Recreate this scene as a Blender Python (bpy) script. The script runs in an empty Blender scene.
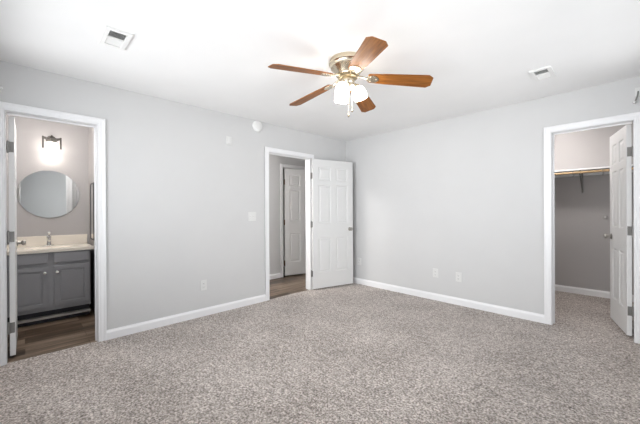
import bpy, bmesh, math, random
from mathutils import Vector, Matrix
random.seed(7)
PI = math.pi
S = bpy.context.scene
COL = S.collection
R = math.radians

# ------------------------------------------------------------------ camera, world, lights, exposure
cam_data = bpy.data.cameras.new('camera')
cam_data.sensor_fit = 'HORIZONTAL'
cam_data.sensor_width = 36.0
cam_data.lens = 304.463 / 640 * 36.0
cam_data.clip_start = 0.02
cam = bpy.data.objects.new('camera', cam_data)
cam.location = (3.52498, -4.02266, 1.21963)
cam.rotation_euler = Matrix(((0.692883, 0.002266, 0.721046), (0.721033, 0.004728, -0.692885), (-0.004979, 0.999986, 0.001641))).to_euler()
COL.objects.link(cam)
S.camera = cam

S.view_settings.view_transform = 'Standard'
S.view_settings.look = 'None'
S.view_settings.gamma = 1
S.view_settings.use_curve_mapping = False
S.view_settings.exposure = 0.04

world = bpy.data.worlds.new('sky')
S.world = world
world.use_nodes = True
bg = world.node_tree.nodes['Background']
bg.inputs['Color'].default_value = (0.80, 0.90, 1.0, 1)
bg.inputs['Strength'].default_value = 0.8

P_SKY_RIGHT, P_SKY_BACK, P_UPFILL_RIGHT, P_UPFILL_BACK, P_DEEP_RIGHT, P_DEEP_BACK = 1.0, 13.0, 62.0, 50.0, 14.0, 41.0
E_FAN, E_VANITY, E_CLOSET, E_HALL_FILL, E_BATH_FILL = 13.0, 11.0, 120.0, 310.0, 106.0


def area_light(name, loc, rot, sx, sy, power, color=(1, 1, 1), spread=180):
    d = bpy.data.lights.new(name, 'AREA')
    d.shape = 'RECTANGLE'
    d.size, d.size_y = sx, sy
    d.energy = power
    d.color = color
    d.spread = R(spread)
    o = bpy.data.objects.new(name, d)
    o.location = loc
    o.rotation_euler = rot
    COL.objects.link(o)
    return o


# daylight just outside the two windows behind the camera
area_light('daylight_right', (3.93, -1.8, 1.48), (0, R(90), 0), 1.5, 2.6, P_SKY_RIGHT, (0.97, 0.985, 1.0))
area_light('daylight_back', (1.82, -4.39, 1.48), (R(90), 0, 0), 3.1, 1.5, P_SKY_BACK, (0.97, 0.985, 1.0))
# added narrow-spread fill lamps, throwing window light deeper into the room
area_light('deep_fill_right', (3.95, -1.8, 1.48), (0, R(90), 0), 1.5, 2.6, P_DEEP_RIGHT, (0.97, 0.985, 1.0), 105)
area_light('deep_fill_back', (1.82, -4.41, 1.48), (R(90), 0, 0), 3.1, 1.5, P_DEEP_BACK, (0.97, 0.985, 1.0), 105)
# added fill lamps aimed up through the same windows, imitating ground bounce
area_light('upward_fill_right', (5.60, -1.8, -0.20), (0, R(134), 0), 1.5, 4.0, P_UPFILL_RIGHT, (1.0, 0.98, 0.95))
area_light('upward_fill_back', (1.85, -6.06, -0.20), (R(134), 0, 0), 4.0, 1.5, P_UPFILL_BACK, (1.0, 0.98, 0.95))


# ------------------------------------------------------------------ materials
def new_mat(name):
    m = bpy.data.materials.new(name)
    m.use_nodes = True
    nt = m.node_tree
    return m, nt, nt.nodes['Principled BSDF']


def N(nt, kind, **kw):
    n = nt.nodes.new(kind)
    for k, v in kw.items():
        if k in n.inputs:
            n.inputs[k].default_value = v
        else:
            setattr(n, k, v)
    return n


def coords(nt, scale=(1, 1, 1)):
    tc = nt.nodes.new('ShaderNodeTexCoord')
    mp = nt.nodes.new('ShaderNodeMapping')
    mp.inputs['Scale'].default_value = scale
    nt.links.new(tc.outputs['Object'], mp.inputs['Vector'])
    return mp.outputs['Vector']


def ramp(nt, fac, stops):
    r = nt.nodes.new('ShaderNodeValToRGB')
    e = r.color_ramp.elements
    while len(e) < len(stops):
        e.new(0.5)
    for el, (p, c) in zip(e, stops):
        el.position = p
        el.color = (*c, 1)
    nt.links.new(fac, r.inputs['Fac'])
    return r.outputs['Color']


def plain(name, color, rough=0.5, metal=0.0, bump=0.0, bscale=200, vary=0.03, spec=None, coat=0):
    m, nt, b = new_mat(name)
    v = coords(nt)
    n = N(nt, 'ShaderNodeTexNoise', Scale=bscale, Detail=3.0)
    nt.links.new(v, n.inputs['Vector'])
    n2 = N(nt, 'ShaderNodeTexNoise', Scale=3.0, Detail=2.0)
    nt.links.new(v, n2.inputs['Vector'])
    lo = tuple(c * (1 - vary) for c in color)
    hi = tuple(min(1, c * (1 + vary)) for c in color)
    nt.links.new(ramp(nt, n2.outputs['Fac'], [(0.3, lo), (0.7, hi)]), b.inputs['Base Color'])
    b.inputs['Roughness'].default_value = rough
    b.inputs['Metallic'].default_value = metal
    if spec is not None:
        b.inputs['Specular IOR Level'].default_value = spec
    if coat:
        b.inputs['Coat Weight'].default_value = coat
    if bump:
        bp = N(nt, 'ShaderNodeBump', Strength=bump, Distance=0.002)
        nt.links.new(n.outputs['Fac'], bp.inputs['Height'])
        nt.links.new(bp.outputs['Normal'], b.inputs['Normal'])
    return m


def emissive(name, color, strength):
    m, nt, b = new_mat(name)
    b.inputs['Base Color'].default_value = (0.9, 0.9, 0.88, 1)
    b.inputs['Roughness'].default_value = 0.35
    b.inputs['Emission Color'].default_value = (*color, 1)
    b.inputs['Emission Strength'].default_value = strength
    return m


def wood_floor(name):
    m, nt, b = new_mat(name)
    v = coords(nt)
    sep = nt.nodes.new('ShaderNodeSeparateXYZ')
    nt.links.new(v, sep.inputs[0])
    comb = nt.nodes.new('ShaderNodeCombineXYZ')       # boards run along y
    nt.links.new(sep.outputs['Y'], comb.inputs['X'])
    nt.links.new(sep.outputs['X'], comb.inputs['Y'])
    br = nt.nodes.new('ShaderNodeTexBrick')
    br.offset = 0.37
    br.inputs['Scale'].default_value = 1.0
    br.inputs['Brick Width'].default_value = 1.2
    br.inputs['Row Height'].default_value = 0.15
    br.inputs['Mortar Size'].default_value = 0.002
    br.inputs['Color1'].default_value = (0.0, 0, 0, 1)
    br.inputs['Color2'].default_value = (1, 1, 1, 1)
    br.inputs['Mortar'].default_value = (0.0, 0.0, 0.0, 1)
    nt.links.new(comb.outputs[0], br.inputs['Vector'])
    mp = nt.nodes.new('ShaderNodeMapping')
    mp.inputs['Scale'].default_value = (1.0, 11, 1)
    nt.links.new(comb.outputs[0], mp.inputs['Vector'])
    n = N(nt, 'ShaderNodeTexNoise', Scale=1.6, Detail=6.0, Roughness=0.65)
    nt.links.new(mp.outputs['Vector'], n.inputs['Vector'])
    mix = nt.nodes.new('ShaderNodeMath')
    mix.operation = 'MULTIPLY_ADD'
    nt.links.new(br.outputs['Color'], mix.inputs[0])
    mix.inputs[1].default_value = 0.34
    nt.links.new(n.outputs['Fac'], mix.inputs[2])
    c = ramp(nt, mix.outputs[0], [(0.42, (0.024, 0.014, 0.008)), (0.64, (0.100, 0.066, 0.042)), (0.88, (0.29, 0.215, 0.155))])
    nt.links.new(c, b.inputs['Base Color'])
    b.inputs['Roughness'].default_value = 0.33
    return m


def carpet(name):
    m, nt, b = new_mat(name)
    v = coords(nt)
    vo = N(nt, 'ShaderNodeTexVoronoi', Scale=85.0)
    nt.links.new(v, vo.inputs['Vector'])
    n1 = N(nt, 'ShaderNodeTexNoise', Scale=70.0, Detail=4.0, Roughness=0.7)
    nt.links.new(v, n1.inputs['Vector'])
    n2 = N(nt, 'ShaderNodeTexNoise', Scale=2.2, Detail=5.0, Roughness=0.6)
    nt.links.new(v, n2.inputs['Vector'])
    n3 = N(nt, 'ShaderNodeTexNoise', Scale=22.0, Detail=3.0, Roughness=0.6)
    nt.links.new(v, n3.inputs['Vector'])
    add = N(nt, 'ShaderNodeMath', operation='MULTIPLY_ADD')
    nt.links.new(n2.outputs['Fac'], add.inputs[0])
    add.inputs[1].default_value = 0.16
    nt.links.new(n1.outputs['Fac'], add.inputs[2])
    add2 = N(nt, 'ShaderNodeMath', operation='MULTIPLY_ADD')
    nt.links.new(n3.outputs['Fac'], add2.inputs[0])
    add2.inputs[1].default_value = 0.30
    nt.links.new(add.outputs[0], add2.inputs[2])
    c = ramp(nt, add2.outputs[0], [(0.54, (0.094, 0.076, 0.064)), (0.71, (0.375, 0.326, 0.294)), (0.87, (0.82, 0.75, 0.70))])
    nt.links.new(c, b.inputs['Base Color'])
    b.inputs['Roughness'].default_value = 1.0
    b.inputs['Specular IOR Level'].default_value = 0.05
    b.inputs['Sheen Weight'].default_value = 0.15
    bp = N(nt, 'ShaderNodeBump', Strength=0.9, Distance=0.012)
    nt.links.new(n1.outputs['Fac'], bp.inputs['Height'])
    nt.links.new(bp.outputs['Normal'], b.inputs['Normal'])
    return m


def blade_wood(name):
    m, nt, b = new_mat(name)
    v = coords(nt, (3, 45, 3))
    n = N(nt, 'ShaderNodeTexNoise', Scale=1.5, Detail=6.0, Roughness=0.6)
    nt.links.new(v, n.inputs['Vector'])
    c = ramp(nt, n.outputs['Fac'], [(0.3, (0.14, 0.045, 0.007)), (0.55, (0.27, 0.095, 0.016)), (0.8, (0.40, 0.16, 0.035))])
    nt.links.new(c, b.inputs['Base Color'])
    b.inputs['Roughness'].default_value = 0.5
    b.inputs['Specular IOR Level'].default_value = 0.15
    b.inputs['Coat Weight'].default_value = 0.22
    b.inputs['Coat Roughness'].default_value = 0.22
    return m


def pine(name):
    m, nt, b = new_mat(name)
    v = coords(nt, (2, 40, 40))
    n = N(nt, 'ShaderNodeTexNoise', Scale=1.5, Detail=5.0)
    nt.links.new(v, n.inputs['Vector'])
    c = ramp(nt, n.outputs['Fac'], [(0.3, (0.50, 0.33, 0.16)), (0.7, (0.72, 0.52, 0.30))])
    nt.links.new(c, b.inputs['Base Color'])
    b.inputs['Roughness'].default_value = 0.5
    return m


def glass_mat(name):
    m, nt, b = new_mat(name)
    out = nt.nodes['Material Output']
    tr = nt.nodes.new('ShaderNodeBsdfTransparent')
    gl = N(nt, 'ShaderNodeBsdfGlossy', Roughness=0.02)
    mx = nt.nodes.new('ShaderNodeMixShader')
    mx.inputs[0].default_value = 0.06
    nt.links.new(tr.outputs[0], mx.inputs[1])
    nt.links.new(gl.outputs[0], mx.inputs[2])
    nt.links.new(mx.outputs[0], out.inputs['Surface'])
    return m


M_WALL = plain('grey_wall_paint', (0.655, 0.655, 0.655), 0.75, bump=0.12, bscale=260, vary=0.01, spec=0.25)
M_BATHWALL = plain('greige_bath_paint', (0.47, 0.452, 0.448), 0.7, bump=0.1, bscale=260, vary=0.01, spec=0.25)
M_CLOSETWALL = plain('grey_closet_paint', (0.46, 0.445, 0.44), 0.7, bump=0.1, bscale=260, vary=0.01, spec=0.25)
M_CEIL = plain('white_ceiling_paint', (0.88, 0.88, 0.88), 0.9, bump=0.2, bscale=180, vary=0.01, spec=0.1)
M_TRIM = plain('white_gloss_trim_paint', (0.90, 0.90, 0.91), 0.35, vary=0.01)
M_DOOR = plain('white_door_paint', (0.76, 0.76, 0.755), 0.38, vary=0.01, bump=0.05, bscale=90)
M_CARPET = carpet('speckled_beige_grey_carpet')
M_FLOOR = wood_floor('brown_plank_floor')
M_NICKEL = plain('brushed_nickel', (0.42, 0.40, 0.37), 0.3, 1.0, vary=0.05)
M_HINGE = plain('satin_nickel_hinge', (0.26, 0.255, 0.245), 0.45, 0.6, vary=0.08)
M_BRONZE = plain('worn_bronze_hinge', (0.16, 0.095, 0.05), 0.45, 0.8, vary=0.1)
M_BRASS = plain('antique_brass', (0.64, 0.57, 0.45), 0.27, 1.0, vary=0.05)
M_AGED = plain('aged_brass', (0.30, 0.24, 0.15), 0.35, 0.9, vary=0.1)
M_AGEDN = plain('dark_brushed_nickel', (0.055, 0.048, 0.040), 0.5, 0.2, vary=0.1)
M_DARK = plain('dark_metal_and_recess_shade', (0.05, 0.05, 0.055), 0.4, 0.6)
M_CHROME = plain('chrome', (0.8, 0.8, 0.8), 0.08, 1.0, vary=0.01)
M_MIRROR = plain('mirror_glass', (0.74, 0.76, 0.76), 0.015, 1.0, vary=0.0)
M_CAB = plain('grey_cabinet_paint', (0.32, 0.32, 0.335), 0.42, vary=0.03)
M_TOP = plain('cream_cultured_marble', (0.86, 0.80, 0.71), 0.2, vary=0.03)
M_WHITEPL = plain('white_plastic', (0.84, 0.84, 0.83), 0.35, vary=0.01)
M_PLATE = plain('off_white_cover_plate', (0.74, 0.74, 0.73), 0.4, vary=0.01)
M_SLOT = plain('dark_slot', (0.03, 0.03, 0.03), 0.6)
M_DUCT = plain('dark_duct', (0.12, 0.12, 0.115), 0.8)
M_BLADE = blade_wood('walnut_blade_wood')
M_PINE = pine('pale_pine')
M_SHADE = emissive('lit_frosted_glass', (1.0, 0.94, 0.86), E_FAN)
M_VSHADE = emissive('lit_vanity_glass', (1.0, 0.93, 0.86), E_VANITY)
M_CSHADE = emissive('lit_closet_dome', (1.0, 0.95, 0.92), E_CLOSET)
M_HALL_FILL = emissive('added_hall_fill_dome', (1.0, 0.96, 0.93), E_HALL_FILL)
M_BATH_FILL = emissive('added_bath_fill_dome', (1.0, 0.97, 0.95), E_BATH_FILL)
M_GLASS = glass_mat('window_glass')


# ------------------------------------------------------------------ geometry helpers
class MB:
    def __init__(self):
        self.bm = bmesh.new()

    def box(self, a, b, bevel=0.0):
        lo = [min(p, q) for p, q in zip(a, b)]
        hi = [max(p, q) for p, q in zip(a, b)]
        r = bmesh.ops.create_cube(self.bm, size=1.0)
        vs = r['verts']
        for v in vs:
            v.co = Vector([lo[i] + (v.co[i] + 0.5) * (hi[i] - lo[i]) for i in range(3)])
        if bevel:
            es = list({e for v in vs for e in v.link_edges})
            bmesh.ops.bevel(self.bm, geom=es, offset=bevel, segments=2, affect='EDGES', profile=0.5)
        return self

    def lathe(self, prof, mat=Matrix(), seg=32, cap=True):
        """prof: list of (radius, z)"""
        rings = []
        for r, z in prof:
            if r < 1e-6:
                rings.append([self.bm.verts.new(mat @ Vector((0, 0, z)))])
            else:
                rings.append([self.bm.verts.new(mat @ Vector((r * math.cos(2 * PI * k / seg), r * math.sin(2 * PI * k / seg), z))) for k in range(seg)])
        for A, B in zip(rings, rings[1:]):
            if len(A) == 1 and len(B) == 1:
                continue
            for k in range(seg):
                k2 = (k + 1) % seg
                if len(A) == 1:
                    f = (A[0], B[k], B[k2])
                elif len(B) == 1:
                    f = (A[k], B[0], A[k2])
                else:
                    f = (A[k], B[k], B[k2], A[k2])
                self.bm.faces.new(f)
        if cap:
            for ring in (rings[0], rings[-1]):
                if len(ring) > 2:
                    self.bm.faces.new(ring)
        return self

    def tube(self, pts, r, seg=10, cap=True):
        pts = [Vector(p) for p in pts]
        rr = r if isinstance(r, (list, tuple)) else [r] * len(pts)
        rings = []
        up = Vector((0, 0, 1))
        prev = None
        for i, p in enumerate(pts):
            d = (pts[min(i + 1, len(pts) - 1)] - pts[max(i - 1, 0)]).normalized()
            if prev is None:
                ref = up if abs(d.dot(up)) < 0.95 else Vector((1, 0, 0))
                x = d.cross(ref).normalized()
            else:
                x = (prev - d * prev.dot(d)).normalized()
            prev = x
            y = d.cross(x).normalized()
            rings.append([self.bm.verts.new(p + (x * math.cos(2 * PI * k / seg) + y * math.sin(2 * PI * k / seg)) * rr[i]) for k in range(seg)])
        for A, B in zip(rings, rings[1:]):
            for k in range(seg):
                k2 = (k + 1) % seg
                self.bm.faces.new((A[k], A[k2], B[k2], B[k]))
        if cap:
            self.bm.faces.new(rings[0])
            self.bm.faces.new(rings[-1])
        return self

    def prism(self, poly, axis, a, b):
        """poly in the two other axes (cyclic order kept), extruded along axis from a to b"""
        def mk(p, t):
            if axis == 0:
                return Vector((t, p[0], p[1]))
            if axis == 1:
                return Vector((p[0], t, p[1]))
            return Vector((p[0], p[1], t))
        A = [self.bm.verts.new(mk(p, a)) for p in poly]
        B = [self.bm.verts.new(mk(p, b)) for p in poly]
        n = len(poly)
        for k in range(n):
            self.bm.faces.new((A[k], A[(k + 1) % n], B[(k + 1) % n], B[k]))
        self.bm.faces.new(A)
        self.bm.faces.new(B)
        return self

    def sphere(self, c, r, seg=16, scale=(1, 1, 1)):
        res = bmesh.ops.create_uvsphere(self.bm, u_segments=seg, v_segments=seg // 2 + 2, radius=r)
        for v in res['verts']:
            v.co = Vector((v.co.x * scale[0], v.co.y * scale[1], v.co.z * scale[2])) + Vector(c)
        return self

    def build(self, name, mat, parent=None, smooth=False, loc=None):
        bm = self.bm
        bmesh.ops.recalc_face_normals(bm, faces=bm.faces)
        me = bpy.data.meshes.new(name)
        bm.to_mesh(me)
        bm.free()
        me.materials.append(mat)
        if smooth:
            for p in me.polygons:
                p.use_smooth = True
            try:
                me.set_sharp_from_angle(angle=R(38))
            except Exception:
                pass
        o = bpy.data.objects.new(name, me)
        COL.objects.link(o)
        if parent:
            o.parent = parent
        if loc:
            o.location = loc
        return o


def tag(o, label, cat, group=None, kind=None):
    o['label'] = label
    o['category'] = cat
    if group:
        o['group'] = group
    if kind:
        o['kind'] = kind
    return o


def thing(name, label, cat, loc=(0, 0, 0), rz=0.0, group=None, kind=None):
    o = bpy.data.objects.new(name, None)
    o.empty_display_size = 0.1
    o.location = loc
    o.rotation_euler = (0, 0, rz)
    COL.objects.link(o)
    return tag(o, label, cat, group, kind)


def copy_tree(o, parent=None):
    c = o.copy()
    COL.objects.link(c)
    c.parent = parent
    for ch in list(o.children):
        copy_tree(ch, c)
    return c


# ------------------------------------------------------------------ the shell
RX, RY, H = 3.80, -4.26, 2.44     # bedroom: x 0..RX, y RY..0
T = 0.11
HEAD = 2.042
BA, BB = -4.148, -3.550           # bathroom doorway along the left wall
HA, HB = -1.615, -0.845           # hall doorway along the left wall
CA, CB = 2.900, 3.504             # closet doorway along the right wall
FA, FB = -0.585, 0.185            # far hall doorway
BX = -1.56                        # bathroom back wall
HX = -1.05                        # hall far wall
CY = 1.77                         # closet back wall
J = 0.018                         # jamb board
WZ0, WZ1 = 0.72, 2.24
HW = 1.53
HWR, WCR = 1.30, -1.80


def struct(mb, name, mat, label, cat):
    o = mb.build(name, mat)
    return tag(o, label, cat, kind='structure')


f = MB()
f.box((-0.02, RY - T, -0.10), (RX + T, 0.0, 0.0))
f.box((1.80, 0.0, -0.10), (RX + T, CY + T, 0.0))
struct(f, 'floor', M_CARPET, 'speckled beige grey carpet running across the bedroom and into the closet', 'carpet')
f = MB()
f.box((BX - T, -4.51, -0.10), (-0.02, -3.38, -0.006))
struct(f, 'floor_bathroom', M_FLOOR, 'dark brown plank floor in front of the grey vanity', 'floor')
f = MB()
f.box((-2.0, -3.38, -0.10), (-0.02, 1.31, -0.006))
struct(f, 'floor_hall', M_FLOOR, 'brown plank floor of the hall beyond the middle doorway', 'floor')
f = MB()
f.box((-2.0, -4.51, H), (RX + T, CY + T, H + 0.08))
struct(f, 'ceiling', M_CEIL, 'smooth white ceiling above the bedroom', 'ceiling')

w = MB()
for y0, y1 in ((-4.51, BA - J), (BB + J, HA - J), (HB + J, 1.31)):
    w.box((-T, y0, 0), (0, y1, H))
w.box((-T, BA - J, HEAD + J), (0, BB + J, H))
w.box((-T, HA - J, HEAD + J), (0, HB + J, H))
struct(w, 'wall_left', M_WALL, 'long light grey left wall with the bathroom and hall doorways', 'wall')
w = MB()
w.box((0, 0, 0), (CA - J, T, H))
w.box((CB + J, 0, 0), (RX + T, T, H))
w.box((CA - J, 0, HEAD + J), (CB + J, T, H))
struct(w, 'wall_right', M_WALL, 'light grey right wall with the closet doorway', 'wall')
w = MB()                                           # behind the camera, with a window
w.box((RX, RY - T, 0), (RX + T, 0, WZ0))
w.box((RX, RY - T, WZ1), (RX + T, 0, H))
w.box((RX, RY - T, WZ0), (RX + T, WCR - HWR, WZ1))
w.box((RX, WCR + HWR, WZ0), (RX + T, 0, WZ1))
struct(w, 'wall_near', M_WALL, 'light grey window wall facing the bathroom side', 'wall')
w = MB()
w.box((0, RY - T, 0), (RX, RY, WZ0))
w.box((0, RY - T, WZ1), (RX, RY, H))
w.box((0, RY - T, WZ0), (1.85 - HW, RY, WZ1))
w.box((1.85 + HW, RY - T, WZ0), (RX, RY, WZ1))
struct(w, 'wall_back', M_WALL, 'light grey window wall facing the closet side', 'wall')


def window(n, axis, c, inner, hw):
    o = thing('window_%d' % n, 'white framed daylight window in the wall behind the viewpoint', 'window', kind='structure')
    fr, pn = MB(), MB()

    def bx(mb, s0, s1, z0, z1, d0, d1):
        if axis == 'x':
            mb.box((inner + d0, c + s0, z0), (inner + d1, c + s1, z1))
        else:
            mb.box((c + s0, inner - d0, z0), (c + s1, inner - d1, z1))
    for s0, s1, z0, z1 in ((-hw, -hw + 0.05, WZ0, WZ1), (hw - 0.05, hw, WZ0, WZ1), (-hw + 0.05, hw - 0.05, WZ0, WZ0 + 0.05),
                           (-hw + 0.05, hw - 0.05, WZ1 - 0.05, WZ1), (-0.02, 0.02, WZ0 + 0.05, WZ1 - 0.05), (-hw + 0.05, -0.02, 1.43, 1.47), (0.02, hw - 0.05, 1.43, 1.47)):
        bx(fr, s0, s1, z0, z1, 0.03, 0.08)
    fr.build('window_frame', M_TRIM, o)
    bx(pn, -hw + 0.045, hw - 0.045, WZ0 + 0.045, WZ1 - 0.045, 0.054, 0.058)
    pn.build('pane', M_GLASS, o)


window(1, 'x', WCR, RX, HWR)
window(2, 'y', 1.85, RY, HW)

w = MB()
w.box((BX - T, -4.51, 0), (BX, -3.32, H))
struct(w, 'wall_bathroom_back', M_BATHWALL, 'greige bathroom wall behind the round mirror', 'wall')
w = MB()
w.box((BX, -4.51, 0), (-T, -4.40, H))
struct(w, 'wall_bathroom_left', M_BATHWALL, 'greige bathroom side wall left of the vanity', 'wall')
w = MB()
w.box((BX, -3.43, 0), (-T, -3.32, H))
struct(w, 'wall_bathroom_right', M_BATHWALL, 'greige bathroom side wall right of the vanity', 'wall')
w = MB()
w.box((HX - T, -3.32, 0), (HX, FA - J, H))
w.box((HX - T, FB + J, 0), (HX, 1.20, H))
w.box((HX - T, FA - J, HEAD + J), (HX, FB + J, H))
struct(w, 'wall_hall', M_WALL, 'grey far hall wall holding another doorway', 'wall')
w = MB()
w.box((-2.0, 1.20, 0), (-T, 1.31, H))
struct(w, 'wall_hall_end', M_WALL, 'grey wall at the end of the hall', 'wall')
w = MB()
w.box((-2.0, -1.2, 0), (-1.9, 1.2, H))
w.box((-1.9, -1.2, 0), (HX - T, -1.1, H))
struct(w, 'wall_hall_room', M_WALL, 'walls of the small room behind the far hall door', 'wall')
w = MB()
w.box((1.80, CY, 0), (RX + T, CY + T, H))
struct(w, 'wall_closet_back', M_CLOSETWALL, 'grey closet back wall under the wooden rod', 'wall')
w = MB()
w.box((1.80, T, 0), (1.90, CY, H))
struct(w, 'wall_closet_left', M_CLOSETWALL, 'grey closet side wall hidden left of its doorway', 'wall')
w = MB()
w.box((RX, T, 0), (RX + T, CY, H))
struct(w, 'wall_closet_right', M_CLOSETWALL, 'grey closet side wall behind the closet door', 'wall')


# baseboards: profile height 0.09, thickness 0.014
def base_run(mb, p, q, n):
    """p,q: (x,y) along the wall face, n: unit outward normal"""
    p, q, n = Vector(p), Vector(q), Vector(n)
    prof = [(0, 0), (0.014, 0), (0.014, 0.068), (0.0105, 0.078), (0.007, 0.084), (0.006, 0.092), (0, 0.092)]
    A, B = [], []
    for d, z in prof:
        a = p + n * d
        b = q + n * d
        A.append(mb.bm.verts.new((a.x, a.y, z)))
        B.append(mb.bm.verts.new((b.x, b.y, z)))
    k = len(prof)
    for i in range(k):
        mb.bm.faces.new((A[i], A[(i + 1) % k], B[(i + 1) % k], B[i]))
    mb.bm.faces.new(A)
    mb.bm.faces.new(B)


CO = 0.068
b = MB()
base_run(b, (0, BB + CO), (0, HA - CO), (1, 0))
base_run(b, (0, HB + CO), (0, 0), (1, 0))
struct(b, 'baseboard_left', M_TRIM, 'white baseboard along the left wall between the doorways', 'baseboard')
b = MB()
base_run(b, (0.014, 0), (CA - CO, 0), (0, -1))
base_run(b, (CB + CO, 0), (RX, 0), (0, -1))
struct(b, 'baseboard_right', M_TRIM, 'white baseboard along the right wall', 'baseboard')
b = MB()
base_run(b, (1.90, CY), (RX, CY), (0, -1))
struct(b, 'baseboard_closet', M_TRIM, 'white baseboard at the foot of the closet back wall', 'baseboard')
b = MB()
base_run(b, (HX, -3.32), (HX, FA - CO), (1, 0))
base_run(b, (HX, FB + CO), (HX, 1.20), (1, 0))
struct(b, 'baseboard_hall', M_TRIM, 'white baseboard along the far hall wall', 'baseboard')
b = MB()
base_run(b, (0, RY), (RX, RY), (0, 1))
base_run(b, (RX, RY + 0.014), (RX, -0.014), (-1, 0))
struct(b, 'baseboard_near', M_TRIM, 'white baseboard under the two windows', 'baseboard')
b = MB()
base_run(b, (BX + 0.56, -3.43), (-T, -3.43), (0, -1))
base_run(b, (BX + 0.56, -4.40), (-T, -4.40), (0, 1))
struct(b, 'baseboard_bathroom', M_TRIM, 'white baseboard along the bathroom side walls', 'baseboard')


# door casings + jambs.  axis 'y': opening runs along y in a wall whose faces are x=f0 (front) and x=f1 (back)
def casing(n, axis, a, b_, f0, f1, stop_at, label, hinge='a'):
    o = thing('trim_%d' % n, label, 'door frame', kind='structure')
    jm = MB()

    def put(mb, s0, s1, d0, d1, z0, z1, bev=0.0):
        if axis == 'y':
            mb.box((d0, s0, z0), (d1, s1, z1), bev)
        else:
            mb.box((s0, d0, z0), (s1, d1, z1), bev)
    z0 = -0.006
    put(jm, a - J, a, f0, f1, z0, HEAD + J)
    put(jm, b_, b_ + J, f0, f1, z0, HEAD + J)
    put(jm, a, b_, f0, f1, HEAD, HEAD + J)
    s0, s1 = stop_at                                  # door stop strip
    if hinge != 'a':                                  # no stop strip in view on the hinge side
        put(jm, a, a + 0.011, s0, s1, z0, HEAD)
    if hinge != 'b':
        put(jm, b_ - 0.011, b_, s0, s1, z0, HEAD)
    put(jm, a + 0.011, b_ - 0.011, s0, s1, HEAD - 0.011, HEAD)
    jm.build('jamb', M_TRIM, o)
    for face, sgn in ((f0, 1 if f0 > f1 else -1), (f1, 1 if f1 > f0 else -1)):
        cs = MB()
        r, wd = 0.005, 0.063
        ia, ib, iz = a - r, b_ + r, HEAD + r
        # flat back board, a thicker outer back band and a small inner bead, mitred by shared corners
        for (u0, u1, th) in ((0.0, wd, 0.011), (wd - 0.016, wd, 0.017), (0.0, 0.012, 0.014), (0.016, 0.030, 0.0135)):
            d = (face, face + sgn * th)
            bev = 0.002
            put(cs, ia - u1, ia - u0, d[0], d[1], z0 if False else 0.0, iz + u1, bev)
            put(cs, ib + u0, ib + u1, d[0], d[1], 0.0, iz + u1, bev)
            put(cs, ia - u0, ib + u0, d[0], d[1], iz + u0, iz + u1, bev)
        cs.build('casing', M_TRIM, o)
    return o


casing(1, 'y', BA, BB, 0, -T, (-0.060, -0.075), 'white casing around the bathroom doorway')
casing(2, 'y', HA, HB, 0, -T, (-0.038, -0.050), 'white casing around the hall doorway', 'b')
casing(3, 'x', CA, CB, 0, T, (0.060, 0.075), 'white casing around the closet doorway', 'b')
casing(4, 'y', FA, FB, HX, HX - T, (HX - 0.040, HX - 0.055), 'white casing around the far hall door')


# ------------------------------------------------------------------ six panel doors
def panel_leaf(w, h, t, side):
    """local: x 0..w from hinge, thickness 0..side*t along y, z 0.012..h"""
    mb = MB()
    bm = mb.bm
    z0 = 0.020
    st, mid = 0.105 * (w / 0.75) ** 0.5, 0.095 * (w / 0.75) ** 0.5
    pw = (w - 2 * st - mid) / 2
    cols = [0.003, st, st + pw, st + pw + mid, w - st, w]
    cols[5] = w
    rows = [z0, 0.265, 0.810, 1.035, 1.635, 1.705, 1.920, h]
    for face_y, inward in ((0.0, side), (side * t, -side)):
        for i in range(5):
            for k in range(7):
                x0, x1, a, b2 = cols[i], cols[i + 1], rows[k], rows[k + 1]
                if i in (1, 3) and k in (1, 3, 5):
                    rings = []
                    for ins, dep in ((0, 0), (0.010, 0.007), (0.022, 0.008), (0.040, 0.0025)):
                        yy = face_y + inward * dep
                        rings.append([bm.verts.new(p) for p in ((x0 + ins, yy, a + ins), (x1 - ins, yy, a + ins), (x1 - ins, yy, b2 - ins), (x0 + ins, yy, b2 - ins))])
                    for A, B in zip(rings, rings[1:]):
                        for q in range(4):
                            bm.faces.new((A[q], A[(q + 1) % 4], B[(q + 1) % 4], B[q]))
                    bm.faces.new(rings[-1])
                else:
                    bm.faces.new([bm.verts.new(p) for p in ((x0, face_y, a), (x1, face_y, a), (x1, face_y, b2), (x0, face_y, b2))])
    ya, yb = 0.0, side * t
    xs0, xs1 = cols[0], cols[5]
    for k in range(7):
        for x in (xs0, xs1):
            bm.faces.new([bm.verts.new(p) for p in ((x, ya, rows[k]), (x, yb, rows[k]), (x, yb, rows[k + 1]), (x, ya, rows[k + 1]))])
    for i in range(5):
        for z in (z0, h):
            bm.faces.new([bm.verts.new(p) for p in ((cols[i], ya, z), (cols[i + 1], ya, z), (cols[i + 1], yb, z), (cols[i], yb, z))])
    bmesh.ops.remove_doubles(bm, verts=bm.verts, dist=1e-5)
    return mb


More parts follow.
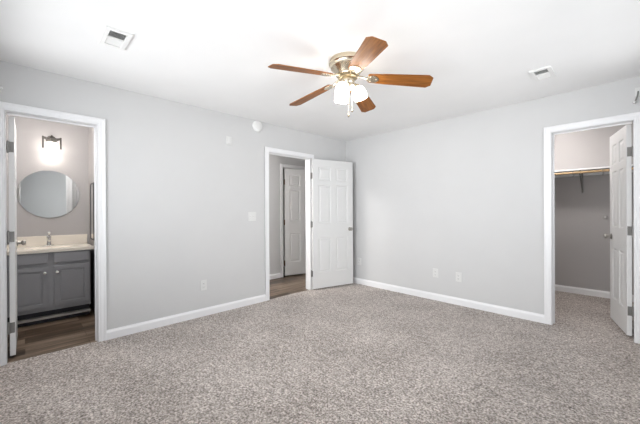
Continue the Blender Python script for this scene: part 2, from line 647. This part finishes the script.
def door(n, w, pin, ang, side, label, hinge_mat, knob_z=0.93, knobs=True, gap=0.003):
    h, t = 2.034, 0.035
    root = thing('door_%d' % n, label, 'door', (pin[0], pin[1], 0), ang, kind='structure')
    lf = panel_leaf(w, h, t, side).build('leaf', M_DOOR, root)
    for z in (0.255, 1.02, 1.775):
        hb = MB()
        hb.lathe([(0.0085, z - 0.046), (0.0085, z + 0.046)], Matrix.Translation((-0.003, -side * 0.005, 0)), 12)
        hb.sphere((-0.003, -side * 0.005, z + 0.047), 0.0065, 10)
        hb.sphere((-0.003, -side * 0.005, z - 0.047), 0.0065, 10)
        hb.box((0.0005, side * 0.0, z - 0.044), (0.0033, side * 0.031, z + 0.044))       # plate let into the hinge edge
        hb.build('hinge', hinge_mat, root)
    if knobs:
        for sgn in (1, -1):
            y0 = 0.0 if sgn == -side else side * t
            # knob axis pointing outward along +-y
            rot = Matrix.Rotation(-sgn * PI / 2, 4, 'X')
            mt = Matrix.Translation((w - 0.065, y0, knob_z)) @ rot
            kb = MB()
            kb.lathe([(0.0, 0.0), (0.031, 0.0), (0.031, 0.005), (0.027, 0.009), (0.013, 0.011), (0.0115, 0.03), (0.016, 0.034), (0.0255, 0.042), (0.0275, 0.051),
                      (0.024, 0.060), (0.013, 0.065), (0.0, 0.066)], mt, 24, cap=False)
            kb.build('knob', M_NICKEL, root, smooth=True)
        lt = MB()
        lt.box((w - 0.001, side * 0.005, knob_z - 0.028), (w + 0.0008, side * 0.030, knob_z + 0.028))
        lt.build('latch_plate', M_NICKEL, root)
    return root


door(1, 0.590, (-0.117, BA + 0.014), R(180), -1, 'white panelled bathroom door swung in, seen almost edge on', M_HINGE)
door(2, 0.760, (0.026, HB + 0.004), R(76), -1, 'white six panel door folded back beside the corner', M_HINGE)
door(3, 0.586, (CB - 0.012, T + 0.008), R(104), 1, 'white six panel door swung into the closet', M_HINGE)
door(4, 0.748, (HX + 0.004, FA + 0.034), R(75), 1, 'white six panel door across the hall, standing ajar', M_BRONZE)

# ------------------------------------------------------------------ ceiling fan
FX, FY = 1.9005, -2.1430
fan = thing('ceiling_fan', 'five blade wood and brass ceiling fan with lit frosted glass shades', 'ceiling fan', (FX, FY, H))
mb = MB()
mb.lathe([(0.0, 0.0), (0.146, 0.0), (0.146, -0.016), (0.150, -0.022), (0.150, -0.034), (0.143, -0.040), (0.138, -0.052), (0.138, -0.062), (0.130, -0.070),
          (0.118, -0.080), (0.100, -0.110), (0.090, -0.122), (0.086, -0.124), (0.0, -0.124)], seg=48, cap=False)
mb.build('motor_housing', M_BRASS, fan, smooth=True)
mb = MB()
mb.lathe([(0.0, -0.122), (0.070, -0.122), (0.078, -0.128), (0.078, -0.143), (0.070, -0.148), (0.0, -0.148)], seg=40, cap=False)
mb.build('flywheel', M_AGED, fan, smooth=True)
mb = MB()
mb.lathe([(0.0, -0.147), (0.052, -0.147), (0.056, -0.155), (0.056, -0.178), (0.050, -0.190), (0.060, -0.198), (0.060, -0.212), (0.045, -0.226), (0.022, -0.238), (0.012, -0.252), (0.0, -0.256)],
         seg=36, cap=False)
mb.build('light_kit', M_BRASS, fan, smooth=True)

BR, DROOP = 0.66, math.atan2(0.072, 0.66)
ROOTZ = -0.132


def blade_mesh():
    m = MB()
    prof = [(0.165, 0.042), (0.175, 0.052), (0.30, 0.062), (0.630, 0.075), (0.664, 0.046)]
    top = [(x, y) for x, y in prof] + [(x, -y) for x, y in reversed(prof)]
    m.prism(top, 2, -0.003, 0.003)
    return m


def bracket_mesh():
    m = MB()
    m.tube([(0.070, 0, 0.006), (0.100, 0, 0.010), (0.135, 0.0, 0.002), (0.160, 0, -0.006)], [0.011, 0.009, 0.009, 0.010], 10)
    m.prism([(0.150, 0.012), (0.172, 0.040), (0.215, 0.044), (0.235, 0.030), (0.250, 0.010), (0.250, -0.010), (0.235, -0.030), (0.215, -0.044), (0.172, -0.040), (0.150, -0.012)],
            2, -0.0085, -0.003)
    for x, y in ((0.185, 0.026), (0.185, -0.026), (0.232, 0.0)):
        m.sphere((x, y, -0.009), 0.006, 10, (1, 1, 0.5))
    return m


blade0 = blade_mesh().build('blade', M_BLADE, fan)
brk0 = bracket_mesh().build('blade_bracket', M_BRASS, blade0, smooth=True)
bevel = blade0.modifiers.new('soft_edge', 'BEVEL')
bevel.width = 0.0012
bevel.segments = 2
for k in range(5):
    bl = blade0 if k == 0 else copy_tree(blade0, fan)
    a = R(39.5 + 72 * k)
    dr = DROOP - (0.022 if k in (3, 4) else 0.0)         # the blades sag a little unevenly
    mt = Matrix.Translation((0, 0, ROOTZ)) @ Matrix.Rotation(a, 4, 'Z') @ Matrix.Rotation(dr, 4, 'Y') @ Matrix.Rotation(R(-13), 4, 'X')
    bl.matrix_basis = mt

# three bell shades
shade_prof = [(0.020, 0.0), (0.032, -0.004), (0.044, -0.018), (0.053, -0.040), (0.056, -0.060), (0.055, -0.080), (0.053, -0.100)]
for k in range(3):
    a = R(45 + 120 * k)
    base = Matrix.Translation((0, 0, -0.192)) @ Matrix.Rotation(a, 4, 'Z')
    arm = MB()
    pts = [(0.040, 0, 0.0), (0.056, 0, 0.006), (0.068, 0, 0.0), (0.074, 0, -0.012)]
    arm.tube([base @ Vector(p) for p in pts], 0.008, 10)
    hold = base @ Matrix.Translation((0.074, 0, -0.008)) @ Matrix.Rotation(R(-17), 4, 'Y')
    arm.lathe([(0.0, 0.006), (0.018, 0.004), (0.024, -0.004), (0.024, -0.018), (0.0, -0.018)], hold, 20, cap=False)
    arm.build('shade_holder', M_BRASS, fan, smooth=True)
    sh = MB()
    pm = hold @ Matrix.Translation((0, 0, -0.012))
    inner = [(r - 0.003, z) for r, z in reversed(shade_prof)]
    sh.lathe(shade_prof + inner, pm, 28, cap=False)
    sm = sh.build('lamp_shade', M_SHADE, fan, smooth=True)
    bu = MB()
    bu.sphere(pm @ Vector((0, 0, -0.055)), 0.026, 14)
    bu.build('bulb', M_SHADE, sm, smooth=True)

# two pull chains with little fobs
for (dx, dy, zb) in ((0.018, -0.010, -0.445), (0.036, 0.012, -0.405)):
    ch = MB()
    ch.tube([(dx * 0.9, dy * 0.9, -0.215), (dx, dy, -0.26), (dx, dy, zb)], 0.0016, 6)
    for q in range(14):
        ch.sphere((dx, dy, -0.24 - q * (abs(zb) - 0.245) / 14), 0.003, 6)
    ch.lathe([(0, zb + 0.012), (0.004, zb + 0.008), (0.0085, zb - 0.006), (0.0085, zb - 0.012), (0, zb - 0.018)], Matrix.Translation((dx, dy, 0)), 12, cap=False)
    ch.build('pull_chain', M_BRASS, fan, smooth=True)


# ------------------------------------------------------------------ ceiling registers
def register(loc, rz, label):
    """long axis = local x; near bank of louvres is at +x"""
    o = thing('ceiling_vent', label, 'air vent', loc, rz, 'ceiling vents')
    L, W = 0.268, 0.155
    fr = MB()
    il, iw = 0.104, 0.048
    z1 = -0.013
    for a, b2 in (((-L / 2, -W / 2, z1), (L / 2, -iw, 0)), ((-L / 2, iw, z1), (L / 2, W / 2, 0)), ((-L / 2, -iw, z1), (-il, iw, 0)), ((il, -iw, z1), (L / 2, iw, 0)),
                  ((-0.006, -iw, z1), (0.006, iw, 0))):
        fr.box(a, b2, 0.0015)
    fr.build('frame', M_WHITEPL, o)
    bk = MB()
    bk.box((-il, -iw, -0.0015), (il, iw, 0))
    bk.build('duct_opening', M_DUCT, o)
    sl = MB()
    for bank, sgn in ((1, 1), (-1, -1)):
        for q in range(7):
            x = bank * (0.014 + q * 0.0135)
            if bank < 0:
                p = [(x - 0.0050, -0.0095), (x + 0.0062, -0.003), (x + 0.0056, -0.0022), (x - 0.0056, -0.0088)]
            else:
                p = [(x - 0.0058, -0.003), (x + 0.0046, -0.0092), (x + 0.0050, -0.0086), (x - 0.0054, -0.0024)]
            sl.prism(p, 1, -iw, iw)
    sl.build('louvre_slats', M_WHITEPL, o)
    return o


register((1.005, -3.573, H), 0.0, 'white ceiling vent nearer the bathroom doorway')
register((2.947, -0.712, H), R(-90), 'white ceiling vent nearer the closet doorway')

# ------------------------------------------------------------------ wall fittings
sd = thing('smoke_detector', 'round white smoke detector high on the left wall', 'smoke detector', (0, -1.798, 2.366))
rotx = Matrix.Rotation(PI / 2, 4, 'Y')
mb = MB()
mb.lathe([(0, 0), (0.072, 0), (0.072, 0.010), (0.069, 0.012), (0.0, 0.012)], rotx, 36, cap=False)
mb.build('base', M_WHITEPL, sd, smooth=True)
mb = MB()
mb.lathe([(0, 0.012), (0.066, 0.012), (0.068, 0.018), (0.064, 0.030), (0.050, 0.037), (0.030, 0.039), (0.0, 0.039)], rotx, 36, cap=False)
mb.build('cover', M_WHITEPL, sd, smooth=True)
mb = MB()
mb.lathe([(0, 0.038), (0.009, 0.038), (0.009, 0.041), (0, 0.042)], Matrix.Translation((0, 0.02, 0.018)) @ rotx, 14, cap=False)
mb.build('test_button', M_WHITEPL, sd, smooth=True)

bp = thing('blank_wall_plate', 'small blank white plate high on the left wall', 'wall plate', (0, -2.204, 2.108))
MB().box((0, -0.036, -0.052), (0.012, 0.036, 0.052), 0.003).build('cover', M_PLATE, bp)
MB().box((0.012, -0.025, -0.040), (0.017, 0.025, 0.040), 0.003).build('raised_panel', M_PLATE, bp)

sw = thing('light_switch', 'white double light switch on the left wall beside the hall doorway', 'light switch', (0, -1.882, 1.158))
MB().box((0, -0.059, -0.059), (0.006, 0.059, 0.059), 0.0025).build('plate', M_PLATE, sw)
for y in (-0.023, 0.023):
    g = MB().box((0.005, y - 0.007, -0.014), (0.0075, y + 0.007, 0.014), 0.001).build('toggle_slot', M_WHITEPL, sw)
    tg = MB()
    tg.prism([(0.006, -0.006), (0.018, 0.004), (0.018, 0.010), (0.006, 0.007)], 1, y - 0.0045, y + 0.0045)
    tg.build('toggle', M_WHITEPL, g)


def outlet(label):
    """local: wall plane x=0, faces +x"""
    o = thing('electrical_outlet', label, 'outlet', (0, 0, 0), 0, 'wall outlets')
    MB().box((0, -0.037, -0.060), (0.006, 0.037, 0.060), 0.0025).build('plate', M_PLATE, o)
    for z in (-0.021, 0.021):
        rc = MB()
        rc.prism([(-0.017, z - 0.009), (-0.010, z - 0.0155), (0.010, z - 0.0155), (0.017, z - 0.009), (0.017, z + 0.009), (0.010, z + 0.0155), (-0.010, z + 0.0155), (-0.017, z + 0.009)],
                 0, 0.005, 0.008)
        rc_o = rc.build('receptacle', M_PLATE, o)
        sl = MB()
        sl.box((0.0075, -0.0075, z - 0.002), (0.0083, -0.0055, z + 0.007))
        sl.box((0.0075, 0.0055, z - 0.002), (0.0083, 0.0075, z + 0.006))
        sl.lathe([(0.0, 0.0075), (0.0025, 0.0075), (0.0025, 0.0083), (0, 0.0083)], Matrix.Translation((0, 0, z - 0.009)) @ rotx, 10, cap=False)
        sl.build('slots', M_SLOT, rc_o)
    return o


o0 = outlet('white wall outlet low on the left wall under the light switch')
o0.location = (0, -2.537, 0.362)
for (x, z, lab) in ((0.290, 0.376, 'white wall outlet nearest the room corner, beside the open door'),
                    (1.614, 0.371, 'left one of two white outlets midway along the right wall'),
                    (1.925, 0.361, 'right one of two white outlets midway along the right wall')):
    c = copy_tree(o0)
    c.location = (x, 0, z)
    c.rotation_euler = (0, 0, -PI / 2)
    c['label'] = lab

# hooks high on the walls at both picture edges
hk = thing('wall_hook', 'grey metal hook with a shiny tip above the closet doorway', 'hook', (3.526, 0, 2.25), 0)
MB().box((-0.010, -0.006, 0.010), (0.024, 0, 0.085), 0.002).build('back_plate', M_PLATE, hk)
mb = MB()
mb.tube([(0.010, -0.004, 0.05), (0.006, -0.025, 0.01), (-0.004, -0.040, -0.030), (-0.010, -0.040, -0.045)], 0.006, 10)
mb.build('arm', M_HINGE, hk, smooth=True)
MB().sphere((-0.014, -0.040, -0.052), 0.013, 16).build('tip', M_CHROME, hk, smooth=True)
hk = thing('wall_hook', 'small pale hook high on the left wall above the bathroom doorway', 'hook', (0, -4.175, 2.207), 0)
MB().box((0, -0.014, -0.02), (0.005, 0.008, 0.025), 0.002).build('back_plate', M_PLATE, hk)
mb = MB()
mb.tube([(0.004, -0.004, 0.005), (0.022, -0.002, 0.0), (0.030, 0.004, 0.004)], 0.005, 10)
mb.build('arm', M_NICKEL, hk, smooth=True)
MB().sphere((0.030, 0.006, 0.006), 0.011, 16).build('tip', M_WHITEPL, hk, smooth=True)

# ------------------------------------------------------------------ bathroom
VF, VL, VR = -1.000, -4.190, -3.484       # cabinet front, left, right
van = thing('vanity_cabinet', 'grey painted bathroom vanity cabinet with two doors and two false drawers', 'cabinet', (0, 0, 0.014))
b = MB()
b.box((BX + 0.004, VL, 0.120), (VF - 0.019, VL + 0.016, 0.768))
b.box((BX + 0.004, VR - 0.016, 0.120), (VF - 0.019, VR, 0.768))
b.box((BX + 0.004, VL + 0.016, 0.120), (VF - 0.019, VR - 0.016, 0.121))
b.box((BX + 0.004, VL + 0.016, 0.121), (BX + 0.012, VR - 0.016, 0.768))
b.box((VF - 0.021, VL + 0.016, 0.121), (VF - 0.019, VR - 0.016, 0.768))
b.box((VF - 0.019, VL, 0.120), (VF, VR, 0.768), 0.001)
b.build('body', M_CAB, van)
MB().box((BX + 0.004, VL + 0.003, -0.020), (VF - 0.070, VR - 0.003, 0.120)).build('toe_kick', M_DARK, van)  # dark colour stands in for the shade of the toe recess
tk = MB()
tk.box((VF - 0.068, VL, 0.030), (VF - 0.004, VR, 0.054), 0.003)

tk.build('base_strip', plain('pale_base_strip', (0.42, 0.40, 0.37), 0.45), van)


def shaker(y0, y1, z0, z1, name, knob_y=None, knob_z=None, rail=0.043):
    m = MB()
    x = VF
    t = 0.018
    m.box((x, y0, z0), (x + t, y0 + rail, z1), 0.0015)
    m.box((x, y1 - rail, z0), (x + t, y1, z1), 0.0015)
    m.box((x, y0 + rail, z0), (x + t, y1 - rail, z0 + rail), 0.0015)
    m.box((x, y0 + rail, z1 - rail), (x + t, y1 - rail, z1), 0.0015)
    m.box((x, y0 + rail, z0 + rail), (x + t - 0.010, y1 - rail, z1 - rail))
    m.box((x, y0 + rail + 0.016, z0 + rail + 0.016), (x + t - 0.004, y1 - rail - 0.016, z1 - rail - 0.016), 0.004)
    d = m.build(name, M_CAB, van)
    if knob_y is not None:
        k = MB()
        k.lathe([(0, 0), (0.009, 0), (0.007, 0.012), (0.016, 0.020), (0.018, 0.026), (0.013, 0.032), (0, 0.033)], Matrix.Translation((x + t, knob_y, knob_z)) @ rotx, 18, cap=False)
        k.build('knob', M_CHROME, d, smooth=True)


shaker(VL + 0.014, -3.862, 0.166, 0.612, 'cabinet_door', -3.888, 0.545)
shaker(-3.812, VR - 0.014, 0.166, 0.612, 'cabinet_door', -3.786, 0.545)
for y0, y1 in ((VL + 0.014, -3.862), (-3.812, VR - 0.014)):
    MB().box((VF, y0, 0.648), (VF + 0.018, y1, 0.760), 0.004).build('drawer_front', M_CAB, van)

# countertop with integral oval bowl and backsplash
TZ = 0.808
ct = thing('countertop', 'cream marble countertop with a sink bowl on the grey vanity', 'countertop', (0, 0, 0.006))
cx_, cy_ = -1.255, -3.834
X0, X1, Y0, Y1 = BX + 0.001, -0.976, -4.215, -3.450
mb = MB()
bm = mb.bm
nseg = 48


def rect_pt(k):
    a = 2 * PI * (k + 0.5) / nseg
    c, s = math.cos(a), math.sin(a)
    tx = ((X1 - cx_) if c > 0 else (X0 - cx_)) / c if abs(c) > 1e-6 else 1e9
    ty = ((Y1 - cy_) if s > 0 else (Y0 - cy_)) / s if abs(s) > 1e-6 else 1e9
    t = min(tx, ty)
    return (cx_ + c * t, cy_ + s * t)


corner = [(X1, Y1), (X0, Y1), (X0, Y0), (X1, Y0)]
outer = [list(rect_pt(k)) for k in range(nseg)]
for cpt in corner:
    k = min(range(nseg), key=lambda q: (outer[q][0] - cpt[0]) ** 2 + (outer[q][1] - cpt[1]) ** 2)
    outer[k] = list(cpt)
rings = [[bm.verts.new((x, y, TZ - 0.031)) for x, y in outer], [bm.verts.new((x, y, TZ)) for x, y in outer]]
for (ra, rb, z) in ((0.170, 0.225, TZ), (0.165, 0.219, TZ - 0.006), (0.150, 0.20, TZ - 0.04), (0.12, 0.16, TZ - 0.09), (0.06, 0.08, TZ - 0.115), (0.015, 0.02, TZ - 0.120)):
    rings.append([bm.verts.new((cx_ + ra * math.cos(2 * PI * (k + 0.5) / nseg), cy_ + rb * math.sin(2 * PI * (k + 0.5) / nseg), z)) for k in range(nseg)])
for A, B in zip(rings, rings[1:]):
    for k in range(nseg):
        bm.faces.new((A[k], A[(k + 1) % nseg], B[(k + 1) % nseg], B[k]))
bm.faces.new(rings[-1])
mb.build('top', M_TOP, ct)
bs = thing('backsplash', 'low cream marble backsplash strip on the wall behind the faucet', 'backsplash', (0, 0, 0.006))
MB().box((X0, Y0, TZ), (X0 + 0.020, Y1, TZ + 0.116), 0.003).build('slab', M_TOP, bs)
MB().box((X0, Y0, TZ + 0.116), (X0 + 0.017, Y1, TZ + 0.122), 0.002).build('top_edge', M_TOP, bs)

fc = thing('faucet', 'chrome single handle faucet at the back of the cream countertop', 'faucet', (-1.475, -3.834, TZ + 0.006))
mb = MB()
mb.box((-0.026, -0.050, 0), (0.026, 0.050, 0.014), 0.006)
mb.build('base_plate', M_CHROME, fc, smooth=True)
mb = MB()
mb.lathe([(0.0, 0.012), (0.024, 0.012), (0.021, 0.040), (0.021, 0.095), (0.024, 0.100), (0.022, 0.118), (0.0, 0.122)], seg=24, cap=False)
mb.build('body', M_CHROME, fc, smooth=True)
mb = MB()
mb.tube([(0.010, 0, 0.070), (0.055, 0, 0.092), (0.100, 0, 0.088), (0.122, 0, 0.070)], [0.016, 0.014, 0.013, 0.013], 14)
mb.build('spout', M_CHROME, fc, smooth=True)
mb = MB()
mb.tube([(0, 0, 0.116), (0.012, 0, 0.140), (0.048, 0, 0.168)], [0.011, 0.009, 0.012], 12)
mb.build('handle', M_CHROME, fc, smooth=True)

mi = thing('round_mirror', 'round frameless mirror on the bathroom wall above the sink', 'mirror', (BX, -3.820, 1.452))
mb = MB()
mb.lathe([(0, 0.0), (0.285, 0.0), (0.285, 0.008), (0.0, 0.008)], rotx, 72, cap=False)
mb.build('backing', M_DARK, mi)
mb = MB()
mb.lathe([(0, 0.008), (0.293, 0.008), (0.293, 0.011), (0.0, 0.011)], rotx, 72, cap=False)
mb.build('glass', M_MIRROR, mi)

vl = thing('vanity_light', 'nickel bathroom wall light with a glowing glass shade above the round mirror', 'wall light', (BX, -3.802, 2.130))
mb = MB()
mb.lathe([(0, 0), (0.052, 0), (0.052, 0.012), (0.040, 0.020), (0, 0.022)], rotx, 28, cap=False)
mb.build('wall_plate', M_AGEDN, vl, smooth=True)
mb = MB()
mb.tube([(0.015, 0, 0.0), (0.060, 0, 0.012), (0.120, 0, 0.006)], 0.010, 10)
mb.prism([(-0.082, -0.006), (-0.050, -0.026), (0.0, -0.034), (0.050, -0.026), (0.082, -0.006), (0.082, 0.016), (0.050, 0.010), (0.0, 0.004), (-0.050, 0.010), (-0.082, 0.016)], 0, 0.118, 0.132)
mb.lathe([(0, 0.004), (0.014, 0.006), (0.016, 0.014), (0.006, 0.024), (0.009, 0.034), (0.0, 0.044)], Matrix.Translation((0.125, 0, 0.0)), 16, cap=False)
mb.build('bracket', M_AGEDN, vl, smooth=True)
for s in (-1, 1):
    m2 = MB()
    m2.box((0.116, s * 0.082 - 0.009, -0.125), (0.134, s * 0.082 + 0.009, 0.020), 0.002)
    m2.build('side_arm', M_AGEDN, vl)
mb = MB()
pr = [(0.046, -0.046), (0.050, -0.060), (0.054, -0.100), (0.058, -0.165)]
mb.lathe([(0.0, -0.044)] + pr + [(r - 0.004, z) for r, z in reversed(pr)], Matrix.Translation((0.080, 0, 0)), 28, cap=False)
sh = mb.build('lamp_shade', M_VSHADE, vl, smooth=True)
MB().sphere((0.080, 0, -0.100), 0.028, 14).build('bulb', M_VSHADE, sh, smooth=True)

# narrow dark framed mirror on the right bathroom wall, seen at a glancing angle
fm = thing('framed_wall_mirror', 'narrow dark framed mirror at the right side of the vanity, half behind the casing', 'mirror', (-1.21, -3.43, 1.235))
m = MB()
for a, b2 in (((-0.135, -0.012, -0.355), (-0.118, 0, 0.355)), ((0.118, -0.012, -0.355), (0.135, 0, 0.355)), ((-0.118, -0.012, -0.355), (0.118, 0, -0.338)), ((-0.118, -0.012, 0.338), (0.118, 0, 0.355))):
    m.box(a, b2, 0.002)
m.build('frame', M_DARK, fm)
MB().box((-0.119, -0.008, -0.339), (0.119, -0.002, 0.339)).build('glass', M_MIRROR, fm)

# ------------------------------------------------------------------ closet
cs = thing('closet_shelf', 'white painted closet shelf just above the pale wooden rod', 'shelf', (0, 0, 0))
MB().box((1.90, 1.470, 1.774), (RX, CY, 1.790)).build('board', M_TRIM, cs)
MB().box((1.90, 1.456, 1.770), (RX, 1.470, 1.792), 0.002).build('front_edge', M_TRIM, cs)
MB().box((1.90, CY - 0.018, 1.717), (RX, CY, 1.774)).build('wall_cleat', M_TRIM, cs)
cr = thing('closet_rod', 'pale wooden hanging rod across the closet under the shelf', 'rod', (0, 1.480, 1.742))
mb = MB()
mb.tube([(1.90, 0, 0), (RX, 0, 0)], 0.0165, 18)
mb.build('pole', M_PINE, cr, smooth=True)
for x, s in ((1.90, 1), (RX, -1)):
    m = MB()
    m.lathe([(0, 0), (0.03, 0), (0.03, s * 0.008), (0.022, s * 0.014), (0, s * 0.014)], Matrix.Translation((x, 0, 0)) @ rotx, 20, cap=False)
    m.build('end_socket', M_WHITEPL, cr)
br = thing('shelf_bracket', 'grey metal bracket bracing the closet shelf and rod', 'bracket', (2.980, 0, 0))
mb = MB()
mb.box((-0.010, CY - 0.008, 1.465), (0.010, CY, 1.715), 0.001)
mb.box((-0.010, CY - 0.026, 1.700), (0.010, CY - 0.019, 1.769), 0.001)
mb.box((-0.010, 1.49, 1.762), (0.010, CY - 0.019, 1.769), 0.001)
mb.box((-0.010, CY - 0.026, 1.700), (0.010, CY - 0.002, 1.706), 0.001)
mb.build('plate', M_HINGE, br)
mb = MB()
mb.tube([(0, CY - 0.008, 1.485), (0, 1.62, 1.625), (0, 1.505, 1.712), (0, 1.482, 1.718)], 0.0075, 10)
mb.build('brace', M_HINGE, br, smooth=True)
mb = MB()
mb.tube([(0, 1.505, 1.766), (0, 1.507, 1.742), (0, 1.498, 1.722), (0, 1.480, 1.716), (0, 1.460, 1.724)], 0.005, 8)
mb.build('rod_cradle', M_HINGE, br, smooth=True)
for x, lab in ((2.908, 'small metal hook under the closet rod left of the bracket'), (3.215, 'small metal hook under the closet rod near the door edge')):
    h_ = thing('rod_hook', lab, 'hook', (x, 1.480, 1.742), 0, 'hooks on the closet rod')
    m = MB()
    pts = [(0, 0.0195 * math.cos(t), 0.0195 * math.sin(t)) for t in [R(-60 + 30 * q) for q in range(10)]]
    m.tube(pts, 0.0028, 8)
    m.build('clip', M_HINGE, h_, smooth=True)
    m = MB()
    m.tube([(0, 0.0, -0.018), (0, 0.004, -0.030), (0, 0.010, -0.048), (0, -0.002, -0.058), (0, -0.012, -0.048)], 0.0045, 8)
    m.build('hook_end', M_HINGE, h_, smooth=True)
db = thing('wall_bumper', 'small round white door bumper on the closet back wall', 'door bumper', (3.221, CY, 1.123))
m = MB()
roty = Matrix.Rotation(PI / 2, 4, 'X')
m.lathe([(0, 0), (0.028, 0), (0.028, 0.006), (0.022, 0.014), (0.0, 0.016)], roty, 24, cap=False)
m.build('cap', M_CLOSETWALL, db, smooth=True)
m = MB()
m.lathe([(0.0, 0.014), (0.010, 0.014), (0.009, 0.019), (0, 0.020)], roty, 16, cap=False)
m.build('rubber_centre', M_PLATE, db, smooth=True)
for (x, y, lab, shm) in ((2.66, 1.08, 'frosted dome light on the closet ceiling behind the door head', M_CSHADE),
                         (-0.60, -2.35, 'unseen dome light added to brighten the hall, on its ceiling behind the door head', M_HALL_FILL),  # added fill lamp, out of view, to lift the hall
                         (-0.60, -3.84, 'unseen dome light added to brighten the bathroom, on its ceiling behind the door head', M_BATH_FILL)):  # added hidden fill lamp for even light in the bathroom
    cl = thing('unseen_dome_light', lab, 'ceiling light', (x, y, H))
    m = MB()
    m.lathe([(0, 0), (0.11, 0), (0.11, -0.018), (0.0, -0.018)], Matrix(), 32, cap=False)
    m.build('base', M_NICKEL, cl)
    m = MB()
    m.lathe([(0.10, -0.018), (0.095, -0.045), (0.07, -0.07), (0.035, -0.083), (0, -0.087)], Matrix(), 32, cap=False)
    m.build('dome', shm, cl, smooth=True)
